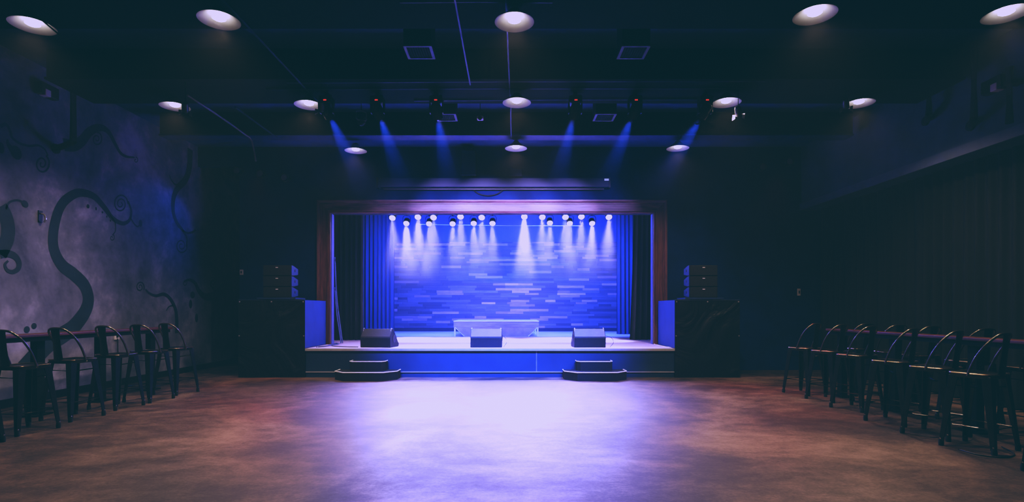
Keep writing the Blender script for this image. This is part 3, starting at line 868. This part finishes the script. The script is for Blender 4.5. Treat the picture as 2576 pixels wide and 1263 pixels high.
# ------------------------------------------------------------------ bar stools
def stool_proto():
    r = thing('bar_stool', '', 'bar stool', (0, 0, 0), 0, '')
    # seat: square pan with rounded corners and a dished top
    def rsq(h, rad, n=5):
        out = []
        for cx, cy, a0 in ((h-rad, h-rad, 0), (-h+rad, h-rad, PI/2), (-h+rad, -h+rad, PI), (h-rad, -h+rad, 3*PI/2)):
            for k in range(n+1):
                a = a0 + PI/2*k/n; out.append((cx+rad*math.cos(a), cy+rad*math.sin(a)))
        return out
    bm = NB()
    rings = []
    for h, rad, z in ((.178, .05, .715), (.186, .055, .74), (.188, .055, .752), (.182, .05, .762), (.165, .045, .764), (.14, .04, .757), (.05, .03, .755)):
        rings.append([bm.verts.new((x, y, z)) for x, y in rsq(h, rad)])
    for a, b in zip(rings, rings[1:]):
        for k in range(len(a)): bm.faces.new([a[k], a[(k+1) % len(a)], b[(k+1) % len(a)], b[k]])
    bm.faces.new(rings[-1])
    st_ = link('seat', bm, M['stool'], r, smooth=True)
    link('seat_rim', T([(x, y, .757) for x, y in rsq(.186, .052)], .0085, 8, closed=True), M['stool_edge'], st_, smooth=True)  # ring added to carry the painted lamp glint
    for sx in (-1, 1):
        for sy in (-1, 1):
            top = Vector((sx*.150, sy*.150, .735)); bot = Vector((sx*.225, sy*.225, .045))
            bm = NB()
            # folded sheet leg: L section that tapers downwards
            def sec(p, w, t):
                q = [(0, 0), (-sx*w, 0), (-sx*w, -sy*t), (-sx*t, -sy*t), (-sx*t, -sy*w), (0, -sy*w)]
                return [bm.verts.new((p.x+a, p.y+b, p.z)) for a, b in q]
            A = sec(top + Vector((sx*.028, sy*.028, 0)), .082, .012); Bq = sec(bot + Vector((sx*.012, sy*.012, 0)), .040, .012)
            n = len(A)
            bm.faces.new(A); bm.faces.new(Bq[::-1])
            for k in range(n): bm.faces.new([A[k], A[(k+1) % n], Bq[(k+1) % n], Bq[k]])
            lg = link('leg', bm, M['stool'], r, bevel=.003)
            ft = link('rubber_foot', L([(0, 0), (.022, 0), (.025, .02), (.022, .062), (0, .062)], 12, Matrix.Translation((sx*.222, sy*.222, 0))), M['rubber'], lg, smooth=True)
            link('rivet', L([(0, -.006), (.007, -.004), (.008, .002), (0, .004)], 8, Matrix.Translation((sx*.237, sy*.222, .075)) @ Matrix.Rotation(sx*PI/2, 4, 'Y')), M['foot_cap'], lg, smooth=True)
    for a, b in (((-1, 1), (1, 1)), ((-1, -1), (1, -1)), ((-1, -1), (-1, 1)), ((1, -1), (1, 1))):
        z = .235; k = .200
        link('footrest', T([(a[0]*k, a[1]*k, z), (b[0]*k, b[1]*k, z)], .011, 8), M['stool'], r, smooth=True)
    bm = NB()
    tube(bm, [(-.165, -.165, .63), (0, 0, .60), (.165, .165, .63)], .008, 6); tube(bm, [(-.165, .165, .63), (0, 0, .60), (.165, -.165, .63)], .008, 6)
    link('cross_brace', bm, M['stool'], r, smooth=True)
    # back hoop from the middle of each side, up and over behind the seat
    pts = [(.186, .01, .735), (.190, -.01, .80), (.190, -.06, .92), (.182, -.125, 1.03), (.155, -.18, 1.105), (.10, -.212, 1.148), (0, -.225, 1.16),
           (-.10, -.212, 1.148), (-.155, -.18, 1.105), (-.182, -.125, 1.03), (-.190, -.06, .92), (-.190, -.01, .80), (-.186, .01, .735)]
    link('back_hoop', T(smoothpath(pts, 5), .0125, 10), M['stool_tube'], r, smooth=True)
    bm = NB()
    rows = [(-.180, .745, .070), (-.192, .85, .062), (-.203, .95, .056), (-.214, 1.05, .058), (-.224, 1.12, .064), (-.228, 1.158, .068)]
    fr, bk = [], []
    for y, z, w in rows:
        fr.append([bm.verts.new((x*w, y-.010*(1-x*x), z)) for x in (-1, -.5, 0, .5, 1)])
        bk.append([bm.verts.new((x*w, y-.006-.010*(1-x*x), z)) for x in (-1, -.5, 0, .5, 1)])
    for g, fl in ((fr, 0), (bk, 1)):
        for a, b in zip(g, g[1:]):
            for k in range(4):
                f = [a[k], a[k+1], b[k+1], b[k]]; bm.faces.new(f[::-1] if fl else f)
    for a, b, c, d in [(fr[i][e], fr[i+1][e], bk[i+1][e], bk[i][e]) for i in range(len(rows)-1) for e in (0, 4)]: bm.faces.new([a, b, c, d])
    bm.faces.new([v for v in fr[0]] + [v for v in bk[0][::-1]]); bm.faces.new([v for v in fr[-1]] + [v for v in bk[-1][::-1]])
    link('splat', bm, M['stool'], r, smooth=True)
    return r
sp = stool_proto(); used = False
def place(X, Y, rz, label, group):
    global used
    if not used:
        sp.location = (X, Y, 0); sp.rotation_euler = (0, 0, math.radians(rz)); sp['label'] = label; sp['group'] = group; used = True
        return
    d = dup(sp, label, (X, Y, 0), math.radians(rz)); d['group'] = group
GL = 'metal bar stools along the left bar'
for (X, Y), rz, lb in zip([(-5.60, 5.55), (-5.58, 6.23), (-5.61, 6.98), (-5.60, 7.74), (-5.53, 8.33), (-5.55, 9.03)], [-11, -12, -11, -12, -10, -13],
        ['cut off by the left photo edge', 'second from the left photo edge', 'third from the left photo edge', 'in front of the white outlet box', 'second from the stage end', 'closest to the stage']):
    place(X, Y, rz, 'dark metal bar stool in the left row, ' + lb, GL)
GR = 'metal bar stools in front of the right bar'
for (X, Y), rz, lb in zip([(4.87, 9.03), (4.90, 8.38), (4.85, 7.64), (4.75, 6.74), (4.71, 6.04), (4.71, 5.48), (4.73, 4.60)], [27, 24, 24, 28, 27, 25, 25],
        ['closest to the stage', 'second from the stage', 'third from the stage', 'fourth from the stage', 'fifth from the stage', 'sixth from the stage', 'cut off by the right photo edge']):
    place(X, Y, rz, 'dark metal bar stool in the right front row, ' + lb, GR)
GB = 'metal bar stools behind the right bar'
for (X, Y), rz, lb in zip([(5.68, 8.95), (5.70, 8.25), (5.72, 7.65), (5.68, 6.75), (5.72, 5.95)], [12, 10, 14, 12, 12],
        ['closest to the stage', 'second from the stage', 'middle of the five', 'fourth from the stage', 'nearest the viewer']):
    place(X, Y, rz, 'dark metal bar stool behind the right bar ledge, ' + lb, GB)

# ------------------------------------------------------------------ cables on the stage and floor
def cable(label, pts, rad=.008, m='cable', cat='cable'):
    return conduit('stage_cable', label, cat, smoothpath(pts, 6), rad, M[m], 'cables on the stage')
z = ZD+.010
cable('dark cables coiled at the foot of the left frame post', [(-4.05, 11.35, z), (-3.95, 11.75, z), (-4.0, 12.1, z), (-3.86, 12.25, z+.02), (-3.95, 11.95, z+.01), (-3.8, 11.7, z), (-3.5, 11.5, z), (-3.2, 11.42, z)])
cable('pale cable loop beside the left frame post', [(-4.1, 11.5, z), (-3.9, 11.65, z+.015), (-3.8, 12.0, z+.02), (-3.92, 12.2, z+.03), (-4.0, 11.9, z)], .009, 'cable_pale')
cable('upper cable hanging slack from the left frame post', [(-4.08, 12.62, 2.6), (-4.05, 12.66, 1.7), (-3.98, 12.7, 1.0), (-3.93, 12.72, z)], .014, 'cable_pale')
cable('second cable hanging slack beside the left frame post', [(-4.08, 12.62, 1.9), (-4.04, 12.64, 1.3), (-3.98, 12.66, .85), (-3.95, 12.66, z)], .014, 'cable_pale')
cable('pale cable along the deck edge by the right platform', [(3.30, 11.25, z), (3.22, 11.5, z), (3.2, 11.85, z), (3.24, 12.3, z)], .012, 'nosing')
cable('thin cable looping beside the rightmost floor monitor', [(2.0, 11.5, ZD+.24), (2.12, 11.48, ZD+.2), (2.16, 11.46, ZD+.1), (2.08, 11.42, z)], .005)
cable('thin cable looping beside the centre floor monitor', [(-.17, 11.5, ZD+.24), (-.10, 11.48, ZD+.18), (-.09, 11.46, ZD+.1), (-.15, 11.42, z)], .005)
conduit('floor_cable', 'black cable snaking on the floor under the right stools', 'cable', smoothpath([(4.44, 5.40, .007), (4.46, 5.22, .007), (4.55, 5.13, .007), (4.70, 5.13, .007), (4.85, 5.25, .007), (4.96, 5.5, .007)], 8), .006, M['cable'])

# ------------------------------------------------------------------ lights
def spot(name, loc, tgt, col, power, angle, blend=.6, size=.05):
    l = bpy.data.lights.new(name, 'SPOT'); l.color = col; l.energy = power
    l.spot_size = math.radians(angle); l.spot_blend = blend; l.shadow_soft_size = size
    o = bpy.data.objects.new(name, l); C.objects.link(o)
    o.location = loc
    o.rotation_euler = (Vector(tgt) - Vector(loc)).to_track_quat('-Z', 'Y').to_euler()
    return o
BLUE = (.028, .070, 1.0); DEEP = (.02, .07, 1.0); LAV = (.26, .235, 1.0); WARM = (1.0, .80, .66)
for i, (p, k, row) in enumerate(STAGE_LIGHTS):
    hot = k > 1.2
    fwd = Vector((0, -.74, -.67))
    spot('stage_par', p + fwd*.07, p + fwd*3, LAV if hot else BLUE, (330 if i == 5 else 200)*k, 130, .9, .06)
    spot('stage_front_par', p + fwd*.07, (p.x*.66 - .02, 9.5, 0), (.34, .31, 1.0), (1250 if i == 5 else 1050)*k, 52, 1.0, .06)
    spot('stage_beam', p + fwd*.07 + Vector((0, 0, -.02)), p + Vector((0, .6, -3)), (.50, .47, 1.0), 4200*k, 32, 1.0, .05)
# upstage wash from the rear row
for i in (10, 12, 13, 15, 16, 17):
    p = STAGE_LIGHTS[i][0]
    spot('upstage_wash', p + Vector((0, .12, -.12)), (p.x*1.1, YB, 1.6), BLUE, 4500, 110, .8, .06)
# moving heads
for p, d in MOV:
    q = p + Vector((0, 0, -.07)) + d*.14
    spot('mover_beam', q, q + d*3, (.03, .10, 1.0), 4200, 46, 1.0, .04)
for i, k in enumerate((.15, .7, 1.1, 1.1, .7, .2)):
    p, d = MOV[i]
    q = p + Vector((0, 0, -.07)) + d*.14
    spot('mover_wash', q, ((-2.5, -1.5, -.55, .35, 1.2, 2.1)[i], YF, 3.5), (.36, .31, 1.0), 2600*k, 27, 1.0, .04)
# pendants
for k, p in enumerate(PENDS):
    spot('pendant_beam', p + Vector((0, 0, -.045)), p + Vector((0, 0, -3)), WARM, 250, 140, .9, .035)
spot('wall_wash', (-6.0, YF-.4, 4.3), (XL, 10.6, 1.9), (.05, .15, 1.0), 110, 95, 1.0, .06)  # added blue spot for the glow on the left wall
# dim red wash lights from the wall groups
for sx, tx in ((-5.6, -3.3), (5.9, 3.2)):
    spot('red_wash', (sx, YF-.5, 4.4), (tx, 8.3, 0), (1.0, .10, .14), 120, 44, .9, .06)

# ------------------------------------------------------------------ haze and grade
def haze_mat(name, dens, length):
    m = bpy.data.materials.new(name); m.use_nodes = True
    nt = m.node_tree; nt.nodes.clear()
    out = nt.nodes.new('ShaderNodeOutputMaterial'); v = nt.nodes.new('ShaderNodeVolumeScatter')
    v.inputs['Anisotropy'].default_value = .0
    tc = nt.nodes.new('ShaderNodeTexCoord'); sp_ = nt.nodes.new('ShaderNodeSeparateXYZ')
    mr = nt.nodes.new('ShaderNodeMapRange'); mr.interpolation_type = 'SMOOTHSTEP'
    mr.inputs['From Min'].default_value = -length; mr.inputs['From Max'].default_value = -length*.15
    mr.inputs['To Min'].default_value = 0; mr.inputs['To Max'].default_value = dens
    nt.links.new(tc.outputs['Object'], sp_.inputs[0]); nt.links.new(sp_.outputs[2], mr.inputs[0])
    nt.links.new(mr.outputs[0], v.inputs['Density']); nt.links.new(v.outputs[0], out.inputs['Volume'])
    return m
def haze_beam(loc, tgt, r0, r1, length, m, label):
    o = link('haze_beam', L([(0, 0), (r0, 0), (r1, -length), (0, -length)], 20), m, None)
    o.location = loc
    d = (Vector(tgt) - Vector(loc)).normalized()
    o.rotation_euler = Vector((0, 0, -1)).rotation_difference(d).to_euler()
    return tag(o, label, 'haze', 'hazy light beams under the stage lights', 'stuff')
HZ = haze_mat('stage haze', .12, 1.7)
for i, (p, k, row) in enumerate(STAGE_LIGHTS):
    od = (ORD if i < 10 else ORDB)[i if i < 10 else i-10]
    fwd = Vector((0, -.74, -.67))
    haze_beam(p + fwd*.07 + Vector((0, 0, -.035)), p + Vector((0, .6, -3)), .06, .06+1.7*.23, 1.7, HZ, f'soft hazy beam under the {od} par light of the {row.split()[0]} row')
HM = haze_mat('ceiling haze', .008, 1.5)
for (p, d), wh in zip(MOV, ('first from left', 'second from left', 'third from left', 'third from right', 'second from right', 'first from right')):
    q = p + Vector((0, 0, -.07)) + d*.15
    haze_beam(q, q + d, .05, .24, 1.5, HM, f'faint blue hazy beam from the moving light {wh}')

w = bpy.data.worlds.new('World'); SC.world = w; w.use_nodes = True
nt = w.node_tree
bg = nt.nodes.get('Background') or nt.nodes.new('ShaderNodeBackground')
bg.inputs[0].default_value = (.0, .0, .0, 1); bg.inputs[1].default_value = 0
HAZE = 0.0025
if HAZE:
    vs = nt.nodes.new('ShaderNodeVolumeScatter'); vs.inputs['Density'].default_value = HAZE; vs.inputs['Anisotropy'].default_value = .3
    nt.links.new(vs.outputs[0], nt.nodes.get('World Output').inputs['Volume'])

cam = bpy.data.cameras.new('camera'); co = bpy.data.objects.new('camera', cam); C.objects.link(co)
cam.sensor_width = 36; cam.lens = F/2576*36
cam.shift_x = (1288-CX)/2576; cam.shift_y = (CY-631.5)/2576
cam.clip_start = .05
co.location = (0, 0, H); co.rotation_euler = (PI/2, 0, 0)
SC.camera = co

SC.cycles.use_adaptive_sampling = True; SC.cycles.adaptive_threshold = .05; SC.cycles.adaptive_min_samples = 16
SC.cycles.max_bounces = 5; SC.cycles.diffuse_bounces = 3; SC.cycles.glossy_bounces = 2; SC.cycles.transmission_bounces = 1
SC.cycles.volume_bounces = 0; SC.cycles.volume_step_rate = 3.0; SC.cycles.volume_max_steps = 64
SC.cycles.caustics_reflective = False; SC.cycles.caustics_refractive = False
SC.view_settings.view_transform = 'Standard'
SC.view_settings.look = 'None'
SC.view_settings.use_curve_mapping = True
cm = SC.view_settings.curve_mapping
for ch, lo, hi in ((0, .0024, .71), (1, .0145, .64), (2, .020, .97)):
    c = cm.curves[ch].points
    c[0].location = (0, lo); c[1].location = (1, hi)
    c.new(.03, lo + .011); c.new(.10, .075); c.new(.45, .46 if ch == 0 else .42 if ch == 1 else .47)
cm.extend = 'HORIZONTAL'
cm.update()
